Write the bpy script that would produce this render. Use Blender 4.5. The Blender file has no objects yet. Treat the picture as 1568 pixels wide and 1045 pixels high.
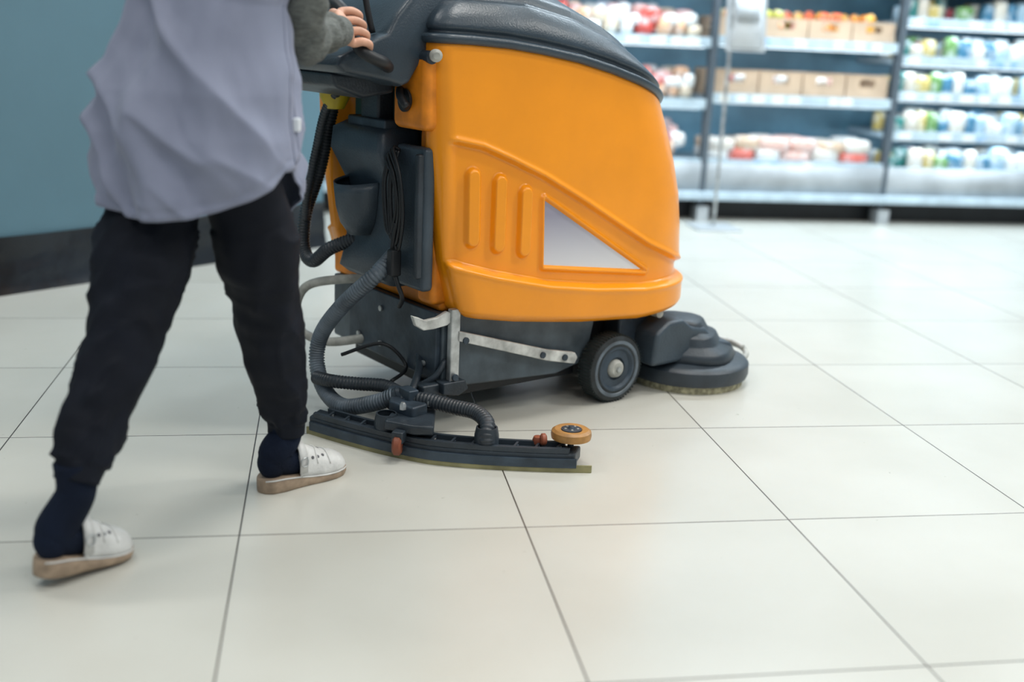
import bpy, bmesh, math, random
import numpy as np
from mathutils import Vector, Matrix, noise
random.seed(7); np.random.seed(7)
COL=bpy.context.scene.collection
YAW=.17401
# ------------------------------------------------------------ materials
def mat(name,col,rough=.5,metal=0.,var=0.,vscale=8.,bump=0.,bscale=60.,stretch=(1,1,1),spec=.5,coat=0.,emit=None,trans=0.,sheen=0.,col2=None):
    m=bpy.data.materials.new(name);m.use_nodes=True;nt=m.node_tree;b=nt.nodes['Principled BSDF']
    b.inputs['Roughness'].default_value=rough;b.inputs['Metallic'].default_value=metal
    b.inputs['Specular IOR Level'].default_value=spec;b.inputs['Coat Weight'].default_value=coat
    b.inputs['Sheen Weight'].default_value=sheen
    b.inputs['Transmission Weight'].default_value=trans
    tc=nt.nodes.new('ShaderNodeTexCoord');mp=nt.nodes.new('ShaderNodeMapping');mp.inputs['Scale'].default_value=stretch
    nt.links.new(tc.outputs['Object'],mp.inputs['Vector'])
    nz=nt.nodes.new('ShaderNodeTexNoise');nz.inputs['Scale'].default_value=vscale;nz.inputs['Detail'].default_value=6
    nt.links.new(mp.outputs[0],nz.inputs['Vector'])
    rp=nt.nodes.new('ShaderNodeValToRGB')
    c=np.array(col);c2=np.array(col2) if col2 is not None else c*(1-var)
    c1=c if col2 is not None else np.minimum(c*(1+var*.6),1)
    rp.color_ramp.elements[0].position=.35;rp.color_ramp.elements[1].position=.68
    rp.color_ramp.elements[0].color=(*c2,1);rp.color_ramp.elements[1].color=(*c1,1)
    nt.links.new(nz.outputs['Fac'],rp.inputs['Fac']);nt.links.new(rp.outputs['Color'],b.inputs['Base Color'])
    if bump>0:
        n2=nt.nodes.new('ShaderNodeTexNoise');n2.inputs['Scale'].default_value=bscale;n2.inputs['Detail'].default_value=3
        nt.links.new(mp.outputs[0],n2.inputs['Vector'])
        bp=nt.nodes.new('ShaderNodeBump');bp.inputs['Strength'].default_value=bump;bp.inputs['Distance'].default_value=.01
        nt.links.new(n2.outputs['Fac'],bp.inputs['Height']);nt.links.new(bp.outputs[0],b.inputs['Normal'])
    if emit:
        b.inputs['Emission Color'].default_value=(*emit[0],1);b.inputs['Emission Strength'].default_value=emit[1]
    return m
def multimat(name,cols,rough=.4,bump=0):
    m=bpy.data.materials.new(name);m.use_nodes=True;nt=m.node_tree;b=nt.nodes['Principled BSDF']
    b.inputs['Roughness'].default_value=rough
    g=nt.nodes.new('ShaderNodeNewGeometry');rp=nt.nodes.new('ShaderNodeValToRGB');cr=rp.color_ramp;cr.interpolation='CONSTANT'
    while len(cr.elements)<len(cols):cr.elements.new(.5)
    for i,c in enumerate(cols):
        cr.elements[i].position=i/len(cols);cr.elements[i].color=(*c,1)
    nt.links.new(g.outputs['Random Per Island'],rp.inputs['Fac'])
    tc=nt.nodes.new('ShaderNodeTexCoord');nz=nt.nodes.new('ShaderNodeTexNoise');nz.inputs['Scale'].default_value=18;nz.inputs['Detail'].default_value=3
    nt.links.new(tc.outputs['Object'],nz.inputs['Vector'])
    r2=nt.nodes.new('ShaderNodeValToRGB');r2.color_ramp.elements[0].position=.50;r2.color_ramp.elements[1].position=.58
    r2.color_ramp.elements[0].color=(0,0,0,1);r2.color_ramp.elements[1].color=(.45,.45,.45,1)
    nt.links.new(nz.outputs['Fac'],r2.inputs['Fac'])
    mx=nt.nodes.new('ShaderNodeMixRGB');mx.inputs[2].default_value=(.8,.82,.82,1)
    nt.links.new(r2.outputs['Color'],mx.inputs[0]);nt.links.new(rp.outputs['Color'],mx.inputs[1]);nt.links.new(mx.outputs[0],b.inputs['Base Color'])
    return m
M={}
M['orange']=mat('orange_polyethylene',(.95,.32,.004),.33,var=.06,vscale=5,bump=.03,bscale=90,coat=.2)
M['orange_d']=mat('orange_worn',(.78,.24,.008),.5,var=.3,vscale=14,bump=.05)
M['blk']=mat('black_plastic',(.027,.038,.050),.42,var=.35,vscale=12,bump=.12,bscale=160)
M['cover']=mat('slate_plastic',(.045,.065,.085),.40,var=.25,vscale=9,bump=.12,bscale=180)
M['lid']=mat('lid_grey_plastic',(.032,.050,.068),.34,var=.25,vscale=6,bump=.12,bscale=220)
M['dark']=mat('dark_metal',(.042,.062,.085),.45,metal=.2,var=.4,vscale=16,bump=.1)
M['chas']=mat('chassis_paint',(.075,.10,.12),.42,metal=.1,var=.35,vscale=14,bump=.08)
M['black']=mat('deep_black',(.01,.012,.015),.5,var=.3)
M['rub']=mat('rubber',(.024,.03,.033),.65,var=.5,vscale=30,bump=.2,bscale=90)
M['hose']=mat('hose_grey',(.12,.15,.18),.42,var=.35,vscale=20)
M['hoseb']=mat('hose_black',(.028,.036,.045),.42,var=.3,vscale=20)
M['steel']=mat('galvanised_steel',(.55,.57,.57),.38,metal=.75,var=.45,vscale=22)
M['white']=mat('white_metal',(.60,.61,.58),.45,var=.4,vscale=25)
M['tan']=mat('tan_polyurethane',(.40,.20,.055),.45,var=.35,vscale=30)
M['red']=mat('brown_roller',(.24,.065,.03),.5,var=.3)
M['blade']=mat('squeegee_rubber',(.36,.33,.16),.35,var=.4,vscale=14,trans=.3)
M['brist']=mat('bristles',(.40,.37,.24),.8,var=.5,vscale=80,bump=.5,bscale=200)
M['green']=mat('teal_liner',(.01,.10,.095),.5,var=.3)
M['yel']=mat('yellow_plastic',(.55,.42,.02),.4,var=.3)
M['hub']=mat('hub_grey',(.42,.42,.38),.5,var=.35,vscale=30)
M['tread']=mat('tread_dark',(.012,.022,.022),.7,bump=.3)
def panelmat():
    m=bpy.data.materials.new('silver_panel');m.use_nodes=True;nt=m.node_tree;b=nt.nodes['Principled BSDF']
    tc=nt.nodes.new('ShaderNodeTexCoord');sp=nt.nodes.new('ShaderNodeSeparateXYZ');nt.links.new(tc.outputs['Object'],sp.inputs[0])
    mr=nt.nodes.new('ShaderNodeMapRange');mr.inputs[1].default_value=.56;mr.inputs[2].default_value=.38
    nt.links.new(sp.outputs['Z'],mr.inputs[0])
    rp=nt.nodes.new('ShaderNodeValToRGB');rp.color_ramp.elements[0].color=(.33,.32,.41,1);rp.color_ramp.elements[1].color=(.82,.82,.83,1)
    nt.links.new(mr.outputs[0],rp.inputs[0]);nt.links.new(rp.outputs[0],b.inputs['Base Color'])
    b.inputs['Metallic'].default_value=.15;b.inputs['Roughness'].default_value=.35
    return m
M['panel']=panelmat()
M['tunic']=mat('grey_tunic_cloth',(.215,.235,.325),.72,var=.05,vscale=10,bump=.08,bscale=500,sheen=.1)
M['sleeve']=mat('olive_knit',(.135,.145,.135),.85,var=.3,vscale=60,bump=.5,bscale=130,stretch=(1,1,4))
M['trous']=mat('black_trousers',(.0055,.0075,.014),.75,var=.3,bump=.12,bscale=400,spec=.22)
M['sock']=mat('navy_sock',(.006,.011,.026),.9,var=.3,bump=.3,bscale=250,spec=.2)
M['shoe']=mat('white_leather',(.66,.66,.64),.38,var=.12,vscale=25,bump=.15,bscale=120)
M['cut']=mat('shoe_perforation',(.10,.10,.11),.6)
M['sole']=mat('beige_sole',(.36,.265,.185),.65,var=.3,vscale=40,bump=.1)
M['skin']=mat('skin',(.62,.33,.22),.5,var=.18,vscale=30,bump=.05,bscale=200)
M['hair']=mat('brown_hair',(.05,.025,.012),.5,var=.4,vscale=60,stretch=(4,4,.5),bump=.4)
M['lips']=mat('lips',(.45,.12,.10),.4)
M['eye']=mat('eye_white',(.8,.8,.8),.2);M['iris']=mat('iris',(.06,.03,.02),.2)
M['shelf']=mat('shelf_steel',(.52,.63,.70),.35,metal=.1,var=.12)
M['shelfe']=mat('shelf_edge',(.52,.64,.72),.3,var=.15,vscale=12)
M['teal']=mat('cooler_back',(.17,.36,.48),.4,var=.35,vscale=2.5)
M['post']=mat('upright_grey',(.12,.15,.18),.4,metal=.3)
M['fascia']=mat('fascia_grey',(.42,.45,.47),.35,var=.2,vscale=5)
M['card']=mat('cardboard',(.60,.44,.31),.7,var=.12,vscale=10)
M['wallL']=mat('teal_partition',(.095,.188,.240),.5,var=.10,vscale=1.6)
M['base']=mat('black_skirting_film',(.007,.011,.017),.3,var=.5,vscale=5,bump=.8,bscale=9)
M['wallB']=mat('back_wall_paint',(.06,.10,.13),.6,var=.1)
M['ceil']=mat('ceiling_paint',(.7,.7,.7),.8,var=.03)
M['lamp']=mat('lamp_diffuser',(.9,.9,.9),.4,emit=((1,.98,.95),5.))
M['lampc']=mat('cool_lamp_diffuser',(.9,.9,.9),.4,emit=((.8,.92,1.),3.))
M['paper']=mat('paper_sign',(.78,.82,.86),.4,var=.1,vscale=10)
M['labels']=multimat('price_labels',[(.8,.85,.9),(.75,.8,.85),(.25,.45,.7),(.85,.85,.8)])
M['produce']=multimat('produce_bags',[(.80,.78,.76),(.68,.16,.12),(.80,.80,.78),(.70,.42,.26),(.76,.42,.38),(.85,.85,.85),(.62,.08,.06),(.76,.62,.46),(.50,.58,.70)])
M['packs']=multimat('small_packs',[(.78,.82,.82),(.06,.20,.32),(.16,.32,.10),(.74,.74,.70),(.50,.07,.10),(.60,.46,.15),(.04,.22,.20),(.74,.78,.80),(.35,.50,.60),(.72,.66,.56),(.70,.62,.52)])
M['citrus']=multimat('citrus',[(.85,.30,.02),(.75,.12,.03),(.5,.5,.08),(.8,.4,.05)])
M['trays']=multimat('wrapped_trays',[(.78,.72,.64),(.80,.52,.45),(.8,.8,.78),(.66,.48,.34),(.76,.18,.14)])
# ------------------------------------------------------------ mesh helpers
def obj(name,verts,faces,m=None,parent=None,smooth=True,bevel=0,sub=0,autos=None):
    me=bpy.data.meshes.new(name);me.from_pydata([tuple(map(float,v)) for v in verts],[],faces);me.update()
    bm=bmesh.new();bm.from_mesh(me);bmesh.ops.recalc_face_normals(bm,faces=bm.faces[:]);bm.to_mesh(me);bm.free()
    o=bpy.data.objects.new(name,me);COL.objects.link(o)
    if m is not None:me.materials.append(M[m] if isinstance(m,str) else m)
    for p in me.polygons:p.use_smooth=smooth
    if bevel:
        b=o.modifiers.new('bev','BEVEL');b.width=bevel;b.segments=3;b.limit_method='ANGLE';b.angle_limit=.6
    if sub:
        s=o.modifiers.new('sub','SUBSURF');s.levels=sub;s.render_levels=sub
    if autos or bevel:
        w=o.modifiers.new('wn','WEIGHTED_NORMAL');w.keep_sharp=True
    if parent:o.parent=parent
    return o
def empty(name,loc=(0,0,0),rz=0):
    e=bpy.data.objects.new(name,None);COL.objects.link(e);e.location=loc;e.rotation_euler=(0,0,rz);e.empty_display_size=.1;return e
BOXF=[(0,1,2,3),(4,7,6,5),(0,4,5,1),(1,5,6,2),(2,6,7,3),(3,7,4,0)]
def boxv(x0,x1,y0,y1,z0,z1):
    return [(x0,y0,z0),(x1,y0,z0),(x1,y1,z0),(x0,y1,z0),(x0,y0,z1),(x1,y0,z1),(x1,y1,z1),(x0,y1,z1)]
def box(name,x0,x1,y0,y1,z0,z1,m,parent=None,bevel=.004):
    return obj(name,boxv(x0,x1,y0,y1,z0,z1),BOXF,m,parent,smooth=bevel>0,bevel=bevel)
def boxes(name,lst,m,parent=None,bevel=0):
    V=[];Fc=[]
    for b in lst:
        k=len(V);V+=boxv(*b);Fc+=[tuple(i+k for i in f) for f in BOXF]
    return obj(name,V,Fc,m,parent,smooth=bevel>0,bevel=bevel)
def extrude(name,prof,a0,a1,m,parent=None,axis='y',bevel=.004,smooth=True):
    n=len(prof)
    def mk(p,a): return (p[0],a,p[1]) if axis=='y' else ((a,p[0],p[1]) if axis=='x' else (p[0],p[1],a))
    V=[mk(p,a0) for p in prof]+[mk(p,a1) for p in prof]
    Fc=[tuple(range(n)),tuple(range(2*n-1,n-1,-1))]+[(i,(i+1)%n,(i+1)%n+n,i+n) for i in range(n)]
    return obj(name,V,Fc,m,parent,smooth=smooth,bevel=bevel)
def catmull(pts,n=12,closed=False):
    P=[Vector(p) for p in pts];out=[]
    N=len(P)
    for i in range(N-1):
        p0=P[max(i-1,0)];p1=P[i];p2=P[i+1];p3=P[min(i+2,N-1)]
        for j in range(n):
            t=j/n
            out.append(.5*((2*p1)+(-p0+p2)*t+(2*p0-5*p1+4*p2-p3)*t*t+(-p0+3*p1-3*p2+p3)*t**3))
    out.append(P[-1]);return out
def resample(P,step):
    L=[0]
    for i in range(1,len(P)):L.append(L[-1]+(P[i]-P[i-1]).length)
    n=max(2,int(L[-1]/step));out=[];k=0
    for j in range(n+1):
        d=L[-1]*j/n
        while k<len(P)-2 and L[k+1]<d:k+=1
        t=(d-L[k])/max(L[k+1]-L[k],1e-9);out.append(P[k].lerp(P[k+1],min(max(t,0),1)))
    return out,L[-1]
def tube(name,pts,r,m,parent=None,seg=16,corr=0.,pitch=.009,step=.01,n=12,cap=True):
    P=catmull(pts,n)
    if corr: step=pitch/4
    P,L=resample(P,step)
    rf=(lambda t:r) if not callable(r) else r
    V=[];Fc=[]
    T0=(P[1]-P[0]).normalized()
    nrm=T0.orthogonal().normalized()
    N=len(P)
    for i,p in enumerate(P):
        T=(P[min(i+1,N-1)]-P[max(i-1,0)]).normalized()
        nrm=(nrm-T*nrm.dot(T)).normalized();b=T.cross(nrm)
        rr=rf(i/(N-1))
        if corr: rr*=1+corr*(1 if (i%4) in (0,1) else -1)
        for j in range(seg):
            a=2*math.pi*j/seg;V.append(p+nrm*math.cos(a)*rr+b*math.sin(a)*rr)
    for i in range(N-1):
        for j in range(seg):
            Fc.append((i*seg+j,i*seg+(j+1)%seg,(i+1)*seg+(j+1)%seg,(i+1)*seg+j))
    if cap: Fc+=[tuple(range(seg)),tuple(range((N-1)*seg,N*seg))]
    return obj(name,V,Fc,m,parent,smooth=True)
def lathe(name,prof,m,parent=None,loc=(0,0,0),axis=(0,0,1),seg=48,bevel=0):
    A=Vector(axis).normalized();q=Vector((0,0,1)).rotation_difference(A);V=[];Fc=[];n=len(prof)
    for j in range(seg):
        a=2*math.pi*j/seg
        for (r,h) in prof:V.append(q@Vector((r*math.cos(a),r*math.sin(a),h))+Vector(loc))
    for j in range(seg):
        for i in range(n-1):
            k=(j+1)%seg;Fc.append((j*n+i,j*n+i+1,k*n+i+1,k*n+i))
    o=obj(name,V,Fc,m,parent,smooth=True)
    bm=bmesh.new();bm.from_mesh(o.data);bmesh.ops.remove_doubles(bm,verts=bm.verts[:],dist=1e-6);bmesh.ops.recalc_face_normals(bm,faces=bm.faces[:]);
    for e in bm.edges:
        if len(e.link_faces)==2 and e.calc_face_angle(0)>.55:e.smooth=False
    bm.to_mesh(o.data);bm.free()
    return o
def loft(name,rings,m,parent=None,cap=True,sub=0,smooth=True):
    n=len(rings[0]);V=[p for r in rings for p in r];Fc=[]
    for i in range(len(rings)-1):
        for j in range(n):
            Fc.append((i*n+j,i*n+(j+1)%n,(i+1)*n+(j+1)%n,(i+1)*n+j))
    if cap: Fc+=[tuple(range(n)),tuple(range((len(rings)-1)*n,len(rings)*n))]
    return obj(name,V,Fc,m,parent,smooth=smooth,sub=sub)
def sstep(a,b,x):
    t=np.clip((x-a)/(b-a),0,1);return t*t*(3-2*t)
# ------------------------------------------------------------ floor
def floor():
    m=bpy.data.materials.new('porcelain_tiles');m.use_nodes=True;nt=m.node_tree;b=nt.nodes['Principled BSDF'];L=nt.links
    T=.59287
    tc=nt.nodes.new('ShaderNodeTexCoord');sp=nt.nodes.new('ShaderNodeSeparateXYZ');L.new(tc.outputs['Object'],sp.inputs[0])
    def math_(op,a,bv=None):
        n=nt.nodes.new('ShaderNodeMath');n.operation=op
        for i,v in enumerate((a,bv)):
            if v is None:continue
            if isinstance(v,(int,float)):n.inputs[i].default_value=v
            else:L.new(v,n.inputs[i])
        return n.outputs[0]
    ds=[];ids=[]
    for ax in ('X','Y'):
        q=math_('DIVIDE',sp.outputs[ax],T);fl=math_('FLOOR',q);ids.append(fl)
        fr=math_('SUBTRACT',q,fl);d=math_('MINIMUM',fr,math_('SUBTRACT',1.,fr));ds.append(math_('MULTIPLY',d,T))
    dmin=math_('MINIMUM',ds[0],ds[1])
    g=nt.nodes.new('ShaderNodeMapRange');g.inputs[1].default_value=.0009;g.inputs[2].default_value=.0021;L.new(dmin,g.inputs[0])
    cb=nt.nodes.new('ShaderNodeCombineXYZ');L.new(ids[0],cb.inputs[0]);L.new(ids[1],cb.inputs[1])
    wn=nt.nodes.new('ShaderNodeTexWhiteNoise');L.new(cb.outputs[0],wn.inputs['Vector'])
    off=nt.nodes.new('ShaderNodeVectorMath');off.operation='MULTIPLY_ADD';off.inputs[1].default_value=(7,7,7);L.new(wn.outputs['Color'],off.inputs[0]);L.new(tc.outputs['Object'],off.inputs[2])
    nz=nt.nodes.new('ShaderNodeTexNoise');nz.inputs['Scale'].default_value=2.4;nz.inputs['Detail'].default_value=4;nz.inputs['Roughness'].default_value=.5;L.new(off.outputs[0],nz.inputs['Vector'])
    rp=nt.nodes.new('ShaderNodeValToRGB');e=rp.color_ramp.elements;e[0].position=.2;e[0].color=(.52,.51,.455,1);e[1].position=.8;e[1].color=(.60,.595,.545,1)
    L.new(nz.outputs['Fac'],rp.inputs[0])
    vz=nt.nodes.new('ShaderNodeTexNoise');vz.inputs['Scale'].default_value=38;vz.inputs['Detail'].default_value=2;L.new(tc.outputs['Object'],vz.inputs['Vector'])
    rs=nt.nodes.new('ShaderNodeValToRGB');rs.color_ramp.elements[0].position=.75;rs.color_ramp.elements[0].color=(0,0,0,1);rs.color_ramp.elements[1].position=.78;rs.color_ramp.elements[1].color=(.4,.4,.4,1);L.new(vz.outputs['Fac'],rs.inputs[0])
    m1=nt.nodes.new('ShaderNodeMixRGB');m1.inputs[2].default_value=(.26,.24,.19,1);L.new(rs.outputs[0],m1.inputs[0]);L.new(rp.outputs[0],m1.inputs[1])
    mx=nt.nodes.new('ShaderNodeMixRGB');mx.inputs[1].default_value=(.045,.032,.026,1);L.new(g.outputs[0],mx.inputs[0]);L.new(m1.outputs[0],mx.inputs[2]);L.new(mx.outputs[0],b.inputs['Base Color'])
    b.inputs['Roughness'].default_value=.27
    bp=nt.nodes.new('ShaderNodeBump');bp.inputs['Strength'].default_value=.5;bp.inputs['Distance'].default_value=.002;L.new(g.outputs[0],bp.inputs['Height']);L.new(bp.outputs[0],b.inputs['Normal'])
    o=obj('floor',[(-7,-5,0),(7,-5,0),(7,8,0),(-7,8,0)],[(0,1,2,3)],m,smooth=False)
    o.location=(-.53701,2.05624,0);o.rotation_euler=(0,0,YAW)
floor()
# ------------------------------------------------------------ walls
def wallseg(name,p,q,z0,z1,th,m,off=0.):
    P=Vector((*p,0));Q=Vector((*q,0));d=(Q-P).normalized();n=Vector((d.y,-d.x,0))
    a=P+n*off;b_=Q+n*off;V=[];
    for z in (z0,z1):
        for v in (a,b_,b_-n*th,a-n*th):V.append((v.x,v.y,z))
    return obj(name,V,BOXF,m,smooth=False)
wallseg('wall_left',(-3.6,1.785),(-.93,5.236),0,3.3,.06,'wallL')
P=Vector((-3.55,1.85,0));Q=Vector((-.93,5.236,0));d=(Q-P).normalized();nn=Vector((d.y,-d.x,0))
V=[];Fc=[];NX=160;NZ=10
for i in range(NX+1):
    for k in range(NZ+1):
        s=i/NX;z=.215*k/NZ
        w=.006+.007*noise.noise(Vector((s*16,z*14,1)))+(.004 if k==NZ else 0)+.02*(1-k/NZ)**3
        p=P.lerp(Q,s)+nn*(w+.002);V.append((p.x,p.y,z+(.004*noise.noise(Vector((s*9,0,3))) if k==NZ else 0)))
for i in range(NX):
    for k in range(NZ):
        a=i*(NZ+1)+k;Fc.append((a,a+NZ+1,a+NZ+2,a+1))
obj('baseboard_left',V,Fc,'base')
S0=Vector((1.05,6.61,0))
def place(o):o.location=S0;o.rotation_euler=(0,0,YAW);return o
place(box('wall_back',-4.,5.,.72,.82,0,3.3,'wallB',bevel=0))
place(box('ceiling',-6,6,-7.5,1.,3.3,3.36,'ceil',bevel=0))
# ------------------------------------------------------------ shelving
def bay(x0,x1,zs,lit):
    e=empty('supermarket_shelving',S0,YAW)
    bl=[];ed=[];lab=[]
    for z in zs:
        bl.append((x0+.02,x1-.02,.02,.60,z-.03,z))
        ed.append((x0+.02,x1-.02,-.005,.02,z-.035,z+.022))
        x=x0+.06
        while x<x1-.12:
            w=random.uniform(.05,.09);
            if random.random()<.75:lab.append((x,x+w,-.009,-.004,z-.028,z+.014))
            x+=w+random.uniform(.01,.08)
    boxes('shelf_boards',bl,'shelf',e);boxes('shelf_fronts',ed,'shelfe',e);boxes('price_labels',lab,'labels',e)
    box('back_panel',x0,x1,.62,.66,.05,2.3,'teal',e,bevel=0)
    boxes('uprights',[(x0-.018,x0+.018,-.01,.05,.02,2.3),(x1-.018,x1+.018,-.012,.05,.02,2.3),(x0-.018,x0+.018,.05,.65,0.02,.07),(x1-.018,x1+.018,.05,.65,0.02,.07)],'post',e)
    boxes('feet',[(x0-.035,x0+.035,-.06,.05,0,.09),(x1-.035,x1+.035,-.062,.05,0,.09)],'fascia',e)
    extrude('fascia',[(-.03,.345),(.02,.345),(.03,.16),(-.012,.16)],x0+.02,x1-.02,'fascia',e,axis='x',bevel=0)
    box('bumper_rail',x0+.0,x1-.0,-.05,.02,.125,.175,'shelfe',e,bevel=.008)
    box('base_plinth',x0,x1,.10,.6,0.0,.12,'black',e,bevel=0)
    box('added_canopy',x0,x1,-.40,.66,2.30,2.36,'shelf',e,bevel=0)  # unseen canopy, added to carry a fill light for the shelves
    box('added_canopy_strip',x0+.05,x1-.05,-.36,-.28,2.285,2.30,'lampc',e,bevel=0)
    l=bpy.data.lights.new('added_canopy_fill','AREA');l.shape='RECTANGLE';l.size=1.1;l.size_y=.1;l.energy=15;l.color=(.78,.91,1.)  # added fill with its glowing strip, lifts shelf fronts and nearby floor
    lo=bpy.data.objects.new('added_canopy_fill',l);COL.objects.link(lo);lo.parent=e;lo.location=((x0+x1)/2,-.32,2.27);lo.rotation_euler=(.35,0,0)
    for z in lit:
        box('shelf_fill_strip',x0+.05,x1-.05,.03,.05,z-.038,z-.031,'lampc',e,bevel=0)  # added glowing strip and fill under the board, brightens the dark shelf interior
        l=bpy.data.lights.new('shelf_fill','AREA');l.shape='RECTANGLE';l.size=1.1;l.size_y=.03;l.energy=1.9;l.color=(.74,.89,1.)
        lo=bpy.data.objects.new('shelf_fill',l);COL.objects.link(lo);lo.parent=e;lo.location=((x0+x1)/2,.045,z-.045);lo.rotation_euler=(.5,0,0)
    return e
bay(-2.38,-1.17,[.345,.69,1.04,1.40,1.75],[1.40])
bay(-1.17,.04,[.345,.69,1.04,1.40,1.75],[.69,1.04,1.40])
bay(.04,1.2,[.345,.73,1.055,1.40,1.75],[.73,1.055,1.40])
bay(1.2,2.4,[.325,.545,.78,.99,1.21,1.45,1.7],[.545,.78,.99,1.21])
bay(2.4,3.6,[.325,.545,.78,.99,1.21,1.45,1.7],[.99])
def lump(V,Fc,cx,cy,cz,sx,sy,sz,rot,pw=.55,ns=8,nr=5):
    k=len(V);c,s=math.cos(rot),math.sin(rot)
    def sg(a):return math.copysign(abs(a)**pw,a)
    for i in range(nr+1):
        ph=-math.pi/2+math.pi*i/nr
        for j in range(ns):
            th=2*math.pi*j/ns
            x=sg(math.cos(ph))*sg(math.cos(th))*sx;y=sg(math.cos(ph))*sg(math.sin(th))*sy;z=sg(math.sin(ph))*sz
            V.append((cx+x*c-y*s,cy+x*s+y*c,cz+z))
    for i in range(nr):
        for j in range(ns):
            Fc.append((k+i*ns+j,k+i*ns+(j+1)%ns,k+(i+1)*ns+(j+1)%ns,k+(i+1)*ns+j))
    Fc.append(tuple(k+j for j in range(ns)));Fc.append(tuple(k+nr*ns+j for j in range(ns)))
def goods(name,x0,x1,z,mat_,w=(.05,.09),h=(.05,.10),d=(.05,.08),rows=2,layers=1,pw=.55,gap=.004,y0=.06,fill=1.,slope=0.,parent=None):
    V=[];Fc=[]
    for r in range(rows):
        for l in range(layers):
            x=x0+.035
            while True:
                sw=random.uniform(*w);sh=random.uniform(*h);sd=random.uniform(*d)
                if x+sw>x1-.035:break
                if random.random()<fill:
                    yy=y0+sd/2+r*(max(d)+.01)
                    lump(V,Fc,x+sw/2,yy,z+sh/2+l*h[0]*.9+slope*yy+.001,sw/2,sd/2,sh/2,random.uniform(-.12,.12),pw)
                x+=sw+random.uniform(0,gap)
    o=obj(name,V,Fc,mat_,smooth=True)
    if parent:o.parent=parent;return o
    return place(o)
def crates(x0,x1,z,h=.14,n=5):
    E=empty('cardboard_crates',S0,YAW)
    V=[];Fc=[];w=(x1-x0-.06)/n
    for i in range(n):
        a=x0+.03+i*w+.004;b_=a+w-.01;y0,y1=.03,.42;t=.008
        for bb in [(a,b_,y0,y1,z+.001,z+.012),(a,b_,y1-t,y1,z+.012,z+h),(a,a+t,y0+t,y1-t,z+.012,z+h),(b_-t,b_,y0+t,y1-t,z+.012,z+h),
                   (a,b_,y0,y0+t,z+.012,z+h*.55),(a,a+w*.3,y0,y0+t,z+h*.55,z+h),(b_-w*.3,b_,y0,y0+t,z+h*.55,z+h),(a+w*.3,b_-w*.3,y0,y0+t,z+h*.85,z+h)]:
            k=len(V);V+=boxv(*bb);Fc+=[tuple(i2+k for i2 in f) for f in BOXF]
    obj('crates',V,Fc,'card',E,smooth=False);return E
E=crates(.04,1.2,1.055,.135,4);goods('citrus_fruit',.1,1.15,1.10,'citrus',w=(.06,.08),h=(.07,.08),d=(.07,.08),rows=3,layers=2,pw=1.,fill=.8,parent=E)
E=crates(.04,1.2,.73,.155,4);goods('vegetables',.1,1.15,.78,'trays',w=(.07,.1),h=(.07,.09),d=(.07,.09),rows=3,pw=.8,fill=.5,parent=E)
goods('wrapped_trays',.04,1.2,.345,'trays',w=(.13,.2),h=(.07,.10),d=(.12,.15),rows=2,layers=2,pw=.4)
for zz in (1.04,.69,.345,1.40):
    for bx in (-1.17,-2.38):
        goods('produce_packages',bx,bx+1.21,zz,'produce',w=(.06,.13),h=(.06,.11),d=(.1,.14),rows=3,layers=2,pw=.6,slope=.16)
for bx in (1.2,2.4):
    for zz in (.325,.545,.78,.99,1.21):
        goods('grocery_packs',bx,bx+1.2,zz,'packs',w=(.05,.11),h=(.08,.155),d=(.06,.09),rows=3,pw=.35,fill=.9)
# sign stand
st=empty('sign_stand',(1.13,6.33,0),YAW)
box('base_plate',-.13,.13,-.13,.13,0,.012,'fascia',st)
tube('pole',[(0,0,.01),(0,0,.6),(0,0,1.3)],.010,'steel',st)
extrude('sign_holder',[(-.02,.99),(.0,.99),(.06,1.42),(.04,1.42)],-.03,.20,'fascia',st,axis='x')
extrude('paper',[(-.024,1.01),(-.02,1.01),(.036,1.40),(.032,1.40)],-.005,.175,'paper',st,axis='x',bevel=0)
extrude('paper_print',[(-.0245,1.15),(-.018,1.15),(-.003,1.25),(-.0085,1.25)],.02,.15,'fascia',st,axis='x',bevel=0)
# ------------------------------------------------------------ floor scrubber
SC=empty('floor_scrubber',(-.143,2.74,0),math.radians(38))
VC,HW=.31,.36
def ur(z): return np.interp(z,[.25,.31,.45,.72,.97,1.1],[0.01,-.0,-.040,-.075,-.085,-.085])
def uf(z): return np.interp(z,[.2,.25,.39,.49,.586,.68,.77,.86,.95],[.90,.915,.915,.907,.89,.857,.815,.768,.725])
def zb(u): return np.interp(u,[-.05,0,.154,.383,.6,.75,.92],[.312,.308,.284,.258,.243,.25,.268])
def zt(u): return np.interp(u,[-.13,.0,.1,.2,.32,.433,.53,.618,.8],[.998,.996,.991,.980,.962,.938,.912,.886,.822])
def gw(u): return 1-.13*np.clip((.35-u)/.45,0,1.2)**2
def outline(nside=420,ncorn=24,nnose=180,nrear=30,rc=.05,rn=.30,L=.98):
    hw=.36;P=[]
    for i in range(nrear):P.append((0,-(hw-rc)*i/nrear))
    for i in range(ncorn):
        a=math.pi/2*i/ncorn;P.append((rc-rc*math.cos(a),-(hw-rc)-rc*math.sin(a)))
    for i in range(nside):P.append((rc+(L-rn-rc)*i/nside,-hw))
    for i in range(nnose):
        a=math.pi/2*i/nnose;e=.88;P.append((L-rn+rn*math.sin(a)**e,-hw*math.cos(a)**e if a<math.pi/2 else 0))
    half=P+[(L,0.)]
    full=half+[(x,-y) for x,y in half[-2:0:-1]]
    return np.array([(x/L,y/hw) for x,y in full])
OUT=outline()
def vside(u): return VC-HW*gw(u)
def corr(u,z):
    dv=vside(u)+.02;c=.7+.37*u/.78
    return u+dv*c, 1-(1-z)*(1+dv*.49)
def corrs(pts):
    r=[corr(*p) for p in pts];return [a for a,b in r],[b for a,b in r]
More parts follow.
